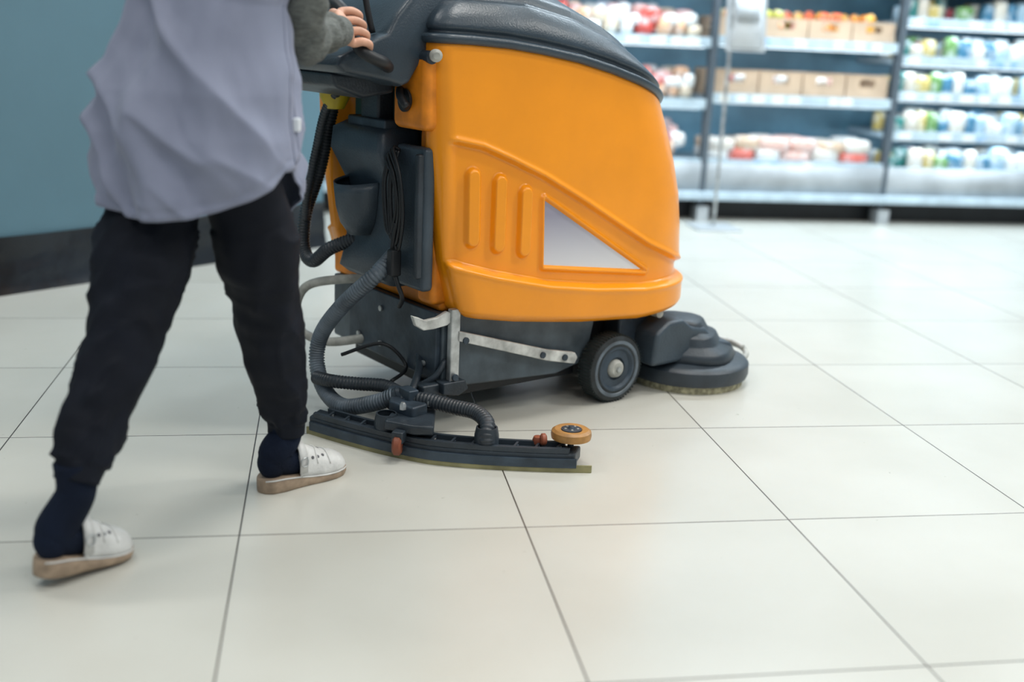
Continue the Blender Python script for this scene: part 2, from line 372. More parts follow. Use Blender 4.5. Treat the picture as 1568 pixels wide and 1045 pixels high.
zl_x,zl_y=corrs([(-.13,.47),(-.04,.453),(.10,.412),(.282,.369),(.45,.345),(.637,.328),(.85,.33)])
zs_x,zs_y=corrs([(-.13,.752),(-.03,.751),(.05,.735),(.13,.705),(.25,.655),(.404,.577),(.52,.515),(.65,.445),(.775,.397),(.9,.36)])
TRI=[corr(.262,.598),corr(.270,.418),corr(.648,.372)]
RIBS=[(corr(.026,.667),corr(.030,.507)),(corr(.112,.648),corr(.113,.486)),(corr(.197,.616),corr(.198,.468))]
def sdtri(u,z,tri):
    A=[np.array(p) for p in tri];best=np.full(u.shape,1e9);inside=np.ones(u.shape,bool)
    for i in range(3):
        a=A[i];b_=A[(i+1)%3];e=b_-a;wx=u-a[0];wz=z-a[1];t=np.clip((wx*e[0]+wz*e[1])/(e@e),0,1)
        dx=wx-t*e[0];dz=wz-t*e[1];best=np.minimum(best,np.hypot(dx,dz))
        cr=e[0]*wz-e[1]*wx;inside&=(cr>0)
    return np.where(inside,-best,best)
def disp(u,z):
    zl=np.interp(u,zl_x,zl_y);zs=np.interp(u,zs_x,zs_y)
    D=np.zeros_like(u)
    D+=.012*(1-sstep(-.006,.006,z-zl))
    D+=.003*np.exp(-((z-zl+.010)/.007)**2)
    rec=(1-sstep(-.006,.006,z-zs))*sstep(-.055,-.02,u)*sstep(-.002,.012,z-zl)
    D-=.014*rec
    D+=.005*np.exp(-((z-zs-.008)/.008)**2)*sstep(-.055,-.02,u)
    for (t,b_) in RIBS:
        a=np.array(t);b2=np.array(b_);e=b2-a;wx=u-a[0];wz=z-a[1];tt=np.clip((wx*e[0]+wz*e[1])/(e@e),0,1)
        r=np.hypot(wx-tt*e[0],wz-tt*e[1]);D+=.015*(1-sstep(.013,.025,r))
    s=sdtri(u,z,TRI)
    D+=.009*np.exp(-((s-.006)/.0065)**2)
    D-=.004*(1-sstep(-.006,0,s))
    return D
def surf(Un,Vn,t):
    Un=Un[:,None];Vn=Vn[:,None];t=t[None,:]
    z=np.full((Un.shape[0],t.shape[1]),.6);u=ur(z)+(uf(z)-ur(z))*Un
    for _ in range(6):
        z=zb(u)+(zt(u)-zb(u))*t;u=ur(z)+(uf(z)-ur(z))*Un
    return u,VC+Vn*HW*gw(u),z
def buildtank():
    Un,Vn=OUT[:,0],OUT[:,1];t=np.linspace(0,1,230)
    u,v,z=surf(Un,Vn,t)
    du=np.roll(u,-1,0)-np.roll(u,1,0);dv=np.roll(v,-1,0)-np.roll(v,1,0);l=np.hypot(du,dv)+1e-9
    nx,ny=-dv/l,du/l
    cx=u-.4;cy=v-VC
    s=np.sign((nx*cx+ny*cy).mean());nx*=s;ny*=s
    D=disp(u,z)*sstep(.3,.75,np.abs(ny)+.55*(u>.5)*np.abs(nx))
    edge=-.022*np.clip(1-(z-zb(u))/.022,0,1)**2-.012*np.clip(1-(zt(u)-z)/.02,0,1)**2
    D=D+edge
    u2=u+nx*D;v2=v+ny*D
    rec=sstep(.0,.05,(HW-.10)-np.abs(v-VC))*(Un[:,None]<.002)
    u2=u2+.09*rec*sstep(.33,.36,z)*(1-sstep(.90,.94,z))
    n,mm=u.shape
    V=np.stack([u2,v2,z],-1).reshape(-1,3)
    idx=np.arange(n*mm).reshape(n,mm);a=idx[:,:-1];b_=np.roll(idx,-1,0)[:,:-1];c_=np.roll(idx,-1,0)[:,1:];d_=idx[:,1:]
    F=np.stack([a,b_,c_,d_],-1).reshape(-1,4).tolist()
    V=V.tolist();
    k=len(V);V.append((.4,VC,.29));V.append((.3,VC,.95))
    for i in range(n):
        j=(i+1)%n;F.append((idx[i,0],k,idx[j,0]));F.append((idx[i,-1],idx[j,-1],k+1))
    F=[tuple(int(q) for q in f) for f in F]
    return obj('tank_body',V,F,'orange',SC)
buildtank()
V=[];Fc=[];N=40;idm={}
A,B,C_=[np.array(p) for p in TRI]
for i in range(N+1):
    for j in range(N+1-i):
        w=np.array([i,j,N-i-j])/N;p=w[0]*A+w[1]*B+w[2]*C_
        idm[(i,j)]=len(V);V.append((p[0],vside(p[0])+.0140,p[1]))
for i in range(N):
    for j in range(N-i):
        Fc.append((idm[(i,j)],idm[(i+1,j)],idm[(i,j+1)]))
        if i+j<N-1:Fc.append((idm[(i+1,j)],idm[(i+1,j+1)],idm[(i,j+1)]))
obj('side_window_panel',V,Fc,'panel',SC)
def zc(u): return np.interp(u,[-.14,.0,.18,.33,.45,.55,.63,.70,.76],[1.13,1.15,1.155,1.12,1.07,1.015,.955,.90,.85])
def buildlid():
    Un,Vn=OUT[::2,0],OUT[::2,1]
    u,v,z=surf(Un,Vn,np.array([1.]));u=u[:,0];v=v[:,0];z=z[:,0]
    du=np.roll(u,-1)-np.roll(u,1);dv=np.roll(v,-1)-np.roll(v,1);l=np.hypot(du,dv)+1e-9;nx,ny=-dv/l,du/l
    s=np.sign((nx*(u-.3)+ny*(v-VC)).mean());nx*=s;ny*=s
    rings=[]
    def R(off,dz):rings.append(np.stack([u+nx*off,v+ny*off,z+dz],-1))
    R(-.02,-.012);R(.004,-.014);R(.011,-.010);R(.014,-.002);R(.013,.005);R(.006,.009);R(-.003,.010);R(-.006,.012);R(-.006,.018);R(.0,.021);R(.001,.027)
    base=.027;uc=.3
    last=rings[-1]
    for r in list(1-np.linspace(0,1,46)[1:-1]**1.6)+[.0005]:
        uu=uc+(last[:,0]-uc)*r;vv=VC+(last[:,1]-VC)*r
        zz0=zt(uu)+base
        H=np.maximum(zc(uu)-zz0,0)
        zz=zz0+H*(1-r**3.2)**.62
        zz=zz+.008*float(sstep(.0,.05,np.array(.86-r)))-.010*math.exp(-((r-.86)/.015)**2)
        rings.append(np.stack([uu,vv,zz],-1))
    return loft('tank_lid',[r.tolist() for r in rings],'lid',SC)
buildlid()
prof=[(.06,1.155),(-.06,1.135),(-.12,1.095),(-.165,1.045),(-.19,1.0),(-.25,.975),(-.315,.945),(-.325,.925),(-.305,.908),(-.19,.889),(-.15,.878),(-.13,.886),(-.105,.925),(-.075,.957),(-.04,.985),(.05,.99)]
def archloft():
    rings=[]
    for v,sc in [(.045,.90),(.05,.97),(.065,1.),(.2,1.),(.42,1.),(.555,1.),(.57,.97),(.575,.90)]:
        c=(-.13,.98)
        rings.append([(c[0]+(p[0]-c[0])*sc,v,c[1]+(p[1]-c[1])*sc) for p in prof])
    return loft('console_arch',rings,'lid',SC)
o=archloft();b=o.modifiers.new('b','BEVEL');b.width=.006;b.segments=2;b.limit_method='ANGLE';b.angle_limit=.5
extrude('console_underside',[(-.29,.905),(-.12,.90),(-.11,.86),(-.20,.845),(-.275,.87)],.14,.48,'blk',SC,bevel=.01)
extrude('console_screen',[(-.295,.965),(-.205,1.0),(-.195,1.005),(-.29,.970)],.2,.45,'black',SC,bevel=.002)
box('key_switch',-.29,-.26,.12,.15,.925,.965,'black',SC,bevel=.005)
tube('handle_bar',[(-.17,.08,.92),(-.19,.045,.925),(-.225,.006,.935),(-.268,.002,.950),(-.285,.020,.970),(-.285,.050,1.006),(-.285,.085,1.045),(-.285,.15,1.065),(-.285,.31,1.068),(-.285,.47,1.065),(-.285,.535,1.045),(-.285,.57,1.006),(-.285,.60,.970),(-.268,.618,.950),(-.225,.614,.935),(-.19,.575,.925),(-.17,.54,.92)],.014,'black',SC)
tube('dead_man_lever',[(-.25,.12,.985),(-.30,.13,1.02),(-.31,.3,1.025),(-.30,.47,1.02),(-.25,.48,.985)],.006,'blk',SC)
tube('antenna_rod',[(-.2,.10,1.0),(-.22,.10,1.08),(-.235,.10,1.2)],.0075,'black',SC)
tube('rail_arc',[(-.05,.12,1.13),(-.0,.10,1.17),(.1,.12,1.18),(.16,.14,1.165)],.006,'steel',SC)
lathe('hinge_knob',[(0,.0),(.015,0),(.015,.012),(.008,.017),(0,.017)],'hub',SC,(-.09,-.004,.955),(-.4,-1,0),24)
lathe('hinge_barrel',[(0,0),(.016,0),(.016,.05),(0,.05)],'dark',SC,(-.088,.012,.95),(0,1,0),24)
box('rear_bracket',-.105,-.03,.012,.165,.775,.955,'orange_d',SC,bevel=.02)
lathe('bracket_grommet',[(.0,0),(.02,0),(.024,-.004),(.028,.0),(.028,.006),(0,.006)],'black',SC,(-.108,.095,.845),(-1,0,0),28)
tube('bracket_latch',[(-.115,.11,.87),(-.13,.085,.855),(-.125,.06,.83)],.010,'black',SC)
box('rear_spine',-.05,.02,.045,.12,.33,.78,'orange_d',SC,bevel=.015)
box('rear_skirt',-.02,.05,.05,.62,.31,.41,'orange_d',SC,bevel=.012)
box('liner_panel',-.0,.03,.12,.6,.40,.92,'green',SC,bevel=.01)
box('mast',-.10,-.05,.24,.33,.76,.92,'blk',SC,bevel=.008)
box('mast_plate',-.11,-.07,.19,.38,.765,.79,'dark',SC,bevel=.006)
lathe('filter_bowl',[(0,0),(.025,.0),(.04,.03),(.045,.09),(.03,.12),(0,.125)],'yel',SC,(-.12,.43,.80),(0,0,1),28)
def ringrect(u0,u1,v0,v1,z,r=.02,n=5):
    pts=[]
    for cx,cy,a0 in [(u1-r,v1-r,0),(u0+r,v1-r,math.pi/2),(u0+r,v0+r,math.pi),(u1-r,v0+r,3*math.pi/2)]:
        for i in range(n+1):
            a=a0+math.pi/2*i/n;pts.append((cx+r*math.cos(a),cy+r*math.sin(a),z))
    return pts
loft('battery_cover',[ringrect(-.09,.0,.195,.425,.775),ringrect(-.125,.0,.185,.445,.755),ringrect(-.13,.0,.18,.45,.70),ringrect(-.085,.0,.18,.45,.62),ringrect(-.085,.0,.185,.44,.45),ringrect(-.115,.0,.165,.425,.38),ringrect(-.09,.0,.17,.42,.36)],'cover',SC)
V=[];Fc=[];n=28
CH=[(.066,.622),(.072,.625),(.070,.600),(.066,.56),(.056,.515),(.036,.480),(.0,.470)]
for i,(r,z) in enumerate(CH):
    for j in range(n+1):
        a=math.pi/2+math.pi*j/n;V.append((-.082+r*math.cos(a)*1.15,.335+r*1.15*math.sin(a),z-.012*(r/.07)*(-math.cos(a))))
for i in range(len(CH)-1):
    for j in range(n):
        Fc.append((i*(n+1)+j,i*(n+1)+j+1,(i+1)*(n+1)+j+1,(i+1)*(n+1)+j))
o=obj('cup_holder',V,Fc,'cover',SC);s=o.modifiers.new('s','SOLIDIFY');s.thickness=.006
box('cable_plate',-.095,-.06,.022,.160,.375,.735,'cover',SC,bevel=.012)
box('cable_plate_rib',-.11,-.09,.028,.045,.41,.72,'blk',SC,bevel=.005)
for k in range(4):
    y=.10+.011*k;d=random.uniform(-.008,.008)
    tube('charging_cable',[(-.10,.13,.72),(-.12,y+.03,.725-.008*k),(-.125,y-.012+d,.66),(-.12,y-.022,.56+.01*k),(-.12,y+.0,.47+.014*k),(-.12,y+.028,.53),(-.12,y+.038+d,.64),(-.11,y+.02,.72)],.0045,'black',SC,seg=8,step=.006)
tube('charging_cable_tail',[(-.12,.11,.54),(-.125,.12,.45),(-.12,.10,.39),(-.11,.09,.35),(-.10,.12,.32)],.006,'black',SC,seg=8)
box('cable_plug',-.14,-.11,.095,.122,.405,.475,'black',SC,bevel=.006)
# chassis
extrude('chassis_box',[(-.03,.31),(-.03,.125),(.0,.112),(.36,.095),(.47,.12),(.5,.27),(.5,.31)],.02,.60,'chas',SC,bevel=.006)
box('chassis_lower',.02,.46,.06,.56,.07,.12,'black',SC,bevel=.006)
box('front_frame',.45,.86,.10,.52,.13,.27,'black',SC,bevel=.01)
box('rear_plate',-.045,-.028,.03,.48,.135,.315,'dark',SC,bevel=.004)
for (y,z) in [(.08,.17),(.08,.27),(.3,.27),(.42,.17),(.3,.17)]:
    lathe('bolt',[(0,0),(.008,0),(.008,.005),(0,.006)],'steel',SC,(-.046,y,z),(-1,0,0),12)
extrude('bracket_bar',[(.0,.272),(.0,.245),(.30,.150),(.40,.127),(.41,.145),(.40,.160),(.30,.182)],-.012,.004,'white',SC,bevel=.003)
extrude('bracket_post',[(-.022,.33),(-.022,.12),(.006,.12),(.006,.33)],-.008,.012,'steel',SC,bevel=.003)
extrude('bracket_hook',[(-.135,.325),(-.115,.318),(-.095,.309),(-.06,.312),(-.03,.325),(-.015,.318),(-.012,.298),(-.03,.288),(-.07,.283),(-.10,.283),(-.125,.298)],.0,.014,'white',SC,bevel=.003)
for (x,z) in [(.02,.245),(.28,.17),(.36,.152),(-.01,.15)]:
    lathe('bolt',[(0,0),(.009,0),(.009,.005),(0,.006)],'dark',SC,(x,-.012,z),(0,-1,0),12)
extrude('foot_bracket',[(-.05,.14),(.02,.14),(.03,.115),(.0,.10),(-.05,.11)],-.02,.02,'blk',SC,bevel=.004)
def wheel(y,sgn):
    W0=(.535,y,.1)
    lathe('tyre',[(.062,-.03),(.088,-.03),(.096,-.026),(.0995,-.018),(.0995,.018),(.096,.026),(.088,.03),(.062,.03)],'rub',SC,W0,(0,sgn,0),72)
    V=[];Fc=[]
    for i in range(60):
        a=2*math.pi*i/60
        k=len(V)
        for (yy) in (-.026,.026):
            for da in (-.028,.018):
                for rr in (.0985,.1005):
                    aa=a+da+(.02 if yy>0 else 0);V.append((W0[0]+rr*math.cos(aa),y+yy,W0[2]+rr*math.sin(aa)))
        Fc+=[(k,k+1,k+3,k+2),(k+4,k+6,k+7,k+5),(k,k+4,k+5,k+1),(k+2,k+3,k+7,k+6),(k+1,k+5,k+7,k+3),(k,k+2,k+6,k+4)]
    obj('tyre_tread',V,Fc,'tread',SC,smooth=False)
    s=.03
    lathe('rim',[(0,s-.012),(.03,s-.012),(.034,s-.004),(.054,s-.006),(.06,s+.001),(.066,s+.001),(.068,s-.003)],'dark',SC,W0,(0,sgn,0),48)
    lathe('sidewall_ring',[(.072,s-.001),(.075,s+.002),(.083,s+.0015),(.085,s-.002)],'hose',SC,W0,(0,sgn,0),48)
    lathe('hub_cap',[(0,s+.006),(.020,s+.006),(.024,s+.002),(.027,s-.006),(.027,s-.012)],'hub',SC,W0,(0,sgn,0),32)
    lathe('axle_nut',[(0,s+.012),(.008,s+.012),(.009,s+.004)],'steel',SC,W0,(0,sgn,0),6)
wheel(-.012,-1);wheel(.63,1)
tube('axle',[(.535,.0,.1),(.535,.3,.1),(.535,.62,.1)],.015,'dark',SC)
for (cu,cv) in ((.90,.03),(.92,.43)):
    lathe('brush_bristles',[(.10,.0),(.176,.0),(.180,.02),(.180,.03),(.1,.03)],'brist',SC,(cu,cv,.0),(0,0,1),64)
    lathe('brush_skirt',[(.0,.098),(.10,.098),(.12,.094),(.168,.080),(.184,.074),(.191,.066),(.192,.036),(.188,.024),(.17,.024)],'blk',SC,(cu,cv,0),(0,0,1),72)
    pr=[]
    for (r,z) in [(.155,.083),(.145,.112),(.115,.130),(.108,.158),(.085,.168),(.075,.20),(.055,.208)]:
        ring_=[]
        for i in range(32):
            a=2*math.pi*i/32;rr=r*(1+.07*math.cos(4*a+.6)*(.5+z*3))
            ring_.append((cu-.05*(z-.08)/.12+rr*math.cos(a)*1.02,cv+rr*math.sin(a),z))
        pr.append(ring_)
    o=loft('brush_motor_housing',pr,'blk',SC);b=o.modifiers.new('b','BEVEL');b.width=.004;b.limit_method='ANGLE';b.angle_limit=.5
extrude('deck_bridge',[(.74,.12),(.74,.20),(.80,.215),(.92,.16),(1.0,.13),(1.0,.11)],.02,.45,'blk',SC,bevel=.012)
extrude('deck_housing_fairing',[(.66,.09),(.67,.19),(.72,.222),(.78,.222),(.82,.195),(.88,.185),(.93,.14),(1.0,.125),(1.03,.09)],-.06,.12,'cover',SC,bevel=.014)
box('deck_lift_arm',.60,.72,.03,.10,.14,.23,'dark',SC,bevel=.01)
lathe('deck_pin',[(0,0),(.014,0),(.014,.03),(0,.03)],'hub',SC,(.70,-.005,.245),(0,-1,0),16)
tube('front_bumper',[(1.06,-.06,.06),(1.11,-.03,.065),(1.145,.03,.07),(1.14,.1,.07),(1.10,.2,.065)],.009,'hub',SC)
tube('deck_side_bumper',[(1.0,.16,.08),(1.1,.06,.09),(1.13,.0,.075)],.009,'white',SC)
# squeegee
SQ=empty('squeegee_assembly',(-.162,-.145,0),0);SQ.parent=SC
SQ.rotation_euler=(0,0,math.atan2(-.798,.602))
def fy(s): return .082*(abs(s)/.355)**1.5
def sqstrip(name,z0,z1,y0,y1,s0,s1,m,n=60):
    rings=[]
    for i in range(n+1):
        s=s0+(s1-s0)*i/n;f=fy(s)
        rings.append([(s,f+y0,z0),(s,f+y1,z0),(s,f+y1,z1),(s,f+y0,z1)])
    return loft(name,rings,m,SQ,smooth=False)
sqstrip('rear_blade',.0,.018,-.036,-.031,-.36,.385,'blade')
sqstrip('front_blade',.0,.02,.02,.025,-.34,.34,'blade')
o=sqstrip('squeegee_body',.012,.046,-.030,.035,-.355,.345,'blk');b=o.modifiers.new('b','BEVEL');b.width=.005;b.segments=2;b.limit_method='ANGLE'
sqstrip('squeegee_rail',.046,.058,-.03,-.018,-.34,.33,'blk');sqstrip('squeegee_rail2',.046,.058,.02,.03,-.32,.31,'blk')
sqstrip('clamp_strip',.012,.034,-.038,-.030,-.35,.35,'dark')
for i in range(13):
    s=-.30+i*.05
    lathe('clamp_nut',[(0,0),(.006,0),(.006,.007),(0,.008)],'steel' if i%3==0 else 'dark',SQ,(s,fy(s)+.005,.045),(0,0,1),10)
    obj('rib',boxv(s-.003,s+.003,fy(s)-.028,fy(s)+.03,.044,.056),BOXF,'blk',SQ,smooth=False)
def roller(x,y,z,r=.042):
    lathe('guide_roller',[(0,.012),(.012,.012),(.016,.008),(r*.45,.008),(r*.55,.012),(r*.82,.013),(r*.97,.008),(r,.0),(r*.97,-.010),(r*.8,-.013),(0,-.013)],'tan',SQ,(x,y,z),(0,0,1),40)
    lathe('roller_hub',[(0,.02),(.006,.02),(.01,.014),(r*.5,.0135),(r*.5,.009)],'dark',SQ,(x,y,z),(0,0,1),32)
    for k in range(5):
        a=k*2*math.pi/5;lathe('hub_screw',[(0,.002),(.003,.002),(.003,0)],'hub',SQ,(x+.016*math.cos(a),y+.016*math.sin(a),z+.0135),(0,0,1),8)
    tube('roller_post',[(x,y,.03),(x,y,z+.0)],.008,'dark',SQ)
roller(.322,.098,.078,.050)
lathe('tool_free_knob',[(0,.0),(.012,0),(.014,.01),(.011,.018),(0,.02)],'red',SQ,(.245,.075,.05),(0,0,1),20)
lathe('trailing_wheel',[(0,-.011),(.018,-.011),(.024,-.006),(.024,.006),(.018,.011),(0,.011)],'red',SQ,(-.075,-.045,.04),(1,.2,0),28)
lathe('trailing_wheel',[(0,-.007),(.011,-.007),(.015,-.004),(.015,.004),(.011,.007),(0,.007)],'red',SQ,(.262,.06,.068),(1,.5,0),28)
box('wheel_fork',-.09,-.06,-.05,-.02,.045,.075,'blk',SQ,bevel=.004)
lathe('suction_inlet',[(.03,.0),(.03,.03),(.026,.05),(.022,.05)],'blk',SQ,(.13,.02,.045),(0,0,1),28)
lathe('suction_inlet',[(.03,.0),(.03,.03),(.026,.05),(.022,.05)],'blk',SQ,(-.13,.02,.045),(0,0,1),28)
extrude('tow_arm',[(-.25,-.06),(-.02,.16),(.08,.30),(.12,.27),(.03,.12),(-.10,-.06),(-.17,-.16),(-.21,-.13)],.065,.090,'blk',SC,axis='z',bevel=.006)
extrude('tow_arm_top',[(-.20,.0),(-.14,.08),(-.09,.04),(-.13,-.07),(-.18,-.08)],.085,.115,'dark',SC,axis='z',bevel=.006)
box('tow_post',-.16,-.13,-.03,.02,.05,.14,'dark',SC,bevel=.004)
tube('lift_strut',[(-.12,.02,.12),(-.06,.08,.16),(-.02,.15,.2)],.010,'blk',SC)
tube('lift_strut2',[(-.10,.06,.11),(-.05,.02,.15),(-.02,.02,.19)],.008,'blk',SC)
tube('retract_cable',[(-.18,.28,.16),(-.10,.20,.20),(-.05,.16,.14),(-.12,.12,.12)],.005,'black',SC)
box('strut_block',-.10,-.04,.0,.05,.09,.135,'blk',SC,bevel=.006)
for (x,y) in [(-.19,-.05),(-.15,.02),(-.12,-.06),(-.06,.1)]:
    lathe('bolt',[(0,0),(.009,0),(.009,.012),(.005,.018),(0,.018)],'steel',SC,(x,y,.105),(0,0,1),6)
tube('suction_hose',[(-.08,.18,.445),(-.155,.145,.405),(-.20,.235,.311),(-.21,.335,.21),(-.22,.345,.13),(-.23,.28,.068),(-.23,.18,.052),(-.195,.09,.08),(-.16,.035,.11)],.0205,'hose',SC,corr=.07,pitch=.0085,seg=20)
lathe('hose_cuff',[(.0,0),(.026,0),(.026,.035),(0,.035)],'blk',SC,(-.17,.055,.095),(.4,-.5,.3),24)
tube('drain_hose',[(-.09,.47,.86),(-.10,.50,.76),(-.11,.535,.63),(-.13,.58,.50),(-.14,.575,.40),(-.14,.52,.37),(-.12,.445,.42),(-.04,.36,.47)],.018,'hoseb',SC,corr=.07,pitch=.009,seg=18)
tube('loop_hose',[(-.02,.42,.33),(-.13,.54,.30),(-.16,.58,.24),(-.17,.56,.17),(-.12,.48,.14),(-.03,.40,.16)],.013,'hub',SC)
tube('drain_hose_front',[(-.13,.36,.87),(-.14,.44,.80),(-.14,.50,.68),(-.15,.53,.57),(-.135,.575,.48)],.012,'hoseb',SC,corr=.05)
tube('squeegee_hose_right',[(-.15,.01,.105),(-.12,-.04,.115),(-.08,-.11,.11),(-.055,-.17,.11),(-.06,-.225,.10),(-.075,-.245,.08),(-.078,-.25,.06)],.0185,'hoseb',SC,corr=.06,pitch=.009,seg=18)
tube('squeegee_hose_left',[(-.245,.30,.10),(-.235,.23,.108),(-.19,.17,.11),(-.15,.11,.115),(-.14,.05,.112)],.017,'hoseb',SC,corr=.06,pitch=.009,seg=18)
lathe('hose_junction',[(0,-.03),(.024,-.03),(.026,-.01),(.026,.02),(.022,.035),(0,.035)],'dark',SC,(-.145,.03,.108),(.4,-.8,.0),24)
# ------------------------------------------------------------ person
PE=empty('person',(0,0,0))
fx=Vector((.375,.927,0)).normalized();wx=Vector((.927,-.375,0)).normalized()
def ring(c,hw,hd,n=64):
    return [Vector(c)+wx*(math.cos(2*math.pi*j/n)*hw)+fx*(math.sin(2*math.pi*j/n)*hd) for j in range(n)]
zs=[1.335,1.30,1.22,1.12,1.04,.96,.88,.80,.72,.64]
cxs=[-.555,-.56,-.575,-.592,-.605,-.612,-.616,-.616,-.614,-.610]
cys=[2.225,2.215,2.20,2.175,2.16,2.145,2.13,2.125,2.125,2.125]
hws=[.06,.150,.180,.162,.148,.165,.186,.194,.190,.178]
hds=[.055,.085,.115,.12,.128,.144,.164,.176,.176,.168]
def hemz(a):
    s=math.sin(a)
    base=.744
    if s<0:return base-.086*abs(s)**.75
    return base-.14*float(sstep(.35,1.,np.array(s)))
def ridge(x,y,z_,p=3.):
    q=abs(noise.noise(Vector((x,y,z_))))*1.6
    return (1-q)**p if q<1 else 0.
NR=130;NA=240;rings=[]
for i in range(NR+1):
    t=i/NR;rr=[]
    for j in range(NA):
        a=2*math.pi*j/NA;z=1.335+(hemz(a)-1.335)*t
        cx=np.interp(-z,[-q for q in zs],cxs);cy=np.interp(-z,[-q for q in zs],cys);hw=np.interp(-z,[-q for q in zs],hws);hd=np.interp(-z,[-q for q in zs],hds)
        p=Vector((cx,cy,z))+wx*(math.cos(a)*hw)+fx*(math.sin(a)*hd)
        low=min(max((1.25-z)/.3,0),1)
        ca,sa=math.cos(a),math.sin(a)
        dx_=ca*hw;dy_=sa*hd
        wgt=.35+.65*abs(sa)
        A1=dx_*12+(z)*8.5;B1=-dx_*1.5+z*1.8
        A2=dx_*10-(z)*4.0
        f1=ridge(A1,B1,dy_*3+1.,2.)*.028
        f2=ridge(A2,z*1.6,dy_*3+8.,2.)*.018
        f3=.010*noise.noise(Vector((dx_*12,dy_*12,z*2.0)))
        f4=.003*noise.noise(Vector((dx_*36,dy_*36,z*20)))
        fold=((f1+f2-.022)*low+f3*(.5+low)+f4)*wgt
        hem=.004*max(0,1-abs((z-hemz(a)-.016)/.010)) if z<hemz(a)+.03 else 0
        n_=(wx*ca+fx*sa).normalized()
        rr.append(p+n_*(fold*1.2-hem*.6))
    rings.append(rr)
o=loft('tunic',rings,'tunic',PE,cap=False);s=o.modifiers.new('s','SOLIDIFY');s.thickness=.003;s.offset=1
def polyt(name,P,r,m,par,seg=6):
    return tube(name,P,r,m,par,seg=seg,n=2,step=.008)
hemline=[rings[-1][j] for j in range(0,NA,2)];hemline.append(hemline[0])
polyt('hem_piping',hemline,.0028,'tunic',PE)
polyt('side_seam',[rings[i][8]+wx*.003 for i in range(5,NR,3)],.0022,'tunic',PE)
polyt('side_seam_front',[rings[i][14]+wx*.003 for i in range(5,NR,3)],.0022,'tunic',PE)
p=rings[112][13]+(wx*.9+fx*.4)*.006
obj('side_tab',[p+Vector(q) for q in boxv(-.006,.008,-.010,.010,-.013,.013)],BOXF,'paper',PE,smooth=True,bevel=.004)
def leg(name,pts,rads,seed):
    P=catmull(pts,20);R=[];n=len(P);kk=len(rads)-1
    for i in range(n):
        t=i/(n-1)*kk;k=min(int(t),kk-1);u_=t-k;u_=u_*u_*(3-2*u_);R.append(rads[k]*(1-u_)+rads[k+1]*u_)
    P2,L=resample(P,.005);rings=[];N=len(P2);w0=wx.copy()
    for i,p in enumerate(P2):
        T=(P2[min(i+1,N-1)]-P2[max(i-1,0)]).normalized();w=(w0-T*w0.dot(T)).normalized();f=T.cross(w)
        t=i/(N-1);r=R[min(int(t*(n-1)),n-1)]
        rr=[]
        for j in range(64):
            a=2*math.pi*j/64;d=w*math.cos(a)+f*math.sin(a);ca,sa=math.cos(a),math.sin(a)
            amp=.002+.006*max(0,1-abs(t-.52)/.15)+.009*max(0,(t-.76)/.24)*(t<.955)
            fo=amp*noise.noise(Vector((ca*1.2+seed,sa*1.2+t*5,t*17)))+.007*noise.noise(Vector((ca*.9+seed,sa*.9,t*5)))+.002*noise.noise(Vector((ca*2,sa*2+seed,t*9)))
            fo+=.005*ridge(ca*1.3+t*6,sa*1.3+seed,t*3,4.)*(t>.25)*(t<.95)
            e=1. if t<.955 else .95
            rr.append(p+d*((r*e)*(1+.05*math.cos(2*a))+fo*1.3))
        rings.append(rr)
    loft(name,rings,'trous',PE)
leg('trouser_leg_right',[(-.562,2.12,.80),(-.545,2.125,.73),(-.520,2.15,.62),(-.507,2.205,.44),(-.500,2.27,.28),(-.495,2.315,.175),(-.495,2.325,.130)],[.060,.078,.085,.067,.060,.053,.041],1.)
leg('trouser_leg_left',[(-.672,2.13,.80),(-.686,2.12,.73),(-.703,2.09,.62),(-.730,2.01,.44),(-.758,1.925,.30),(-.774,1.875,.22),(-.779,1.858,.188)],[.060,.078,.088,.073,.063,.055,.043],5.)
rg=[]
for z,hw,hd in [(.87,.06,.05),(.85,.105,.08),(.80,.130,.10),(.75,.132,.105),(.70,.105,.09)]:
    rg.append(ring((-.616,2.125,z),hw,hd,40))
loft('trouser_seat',rg,'trous',PE)
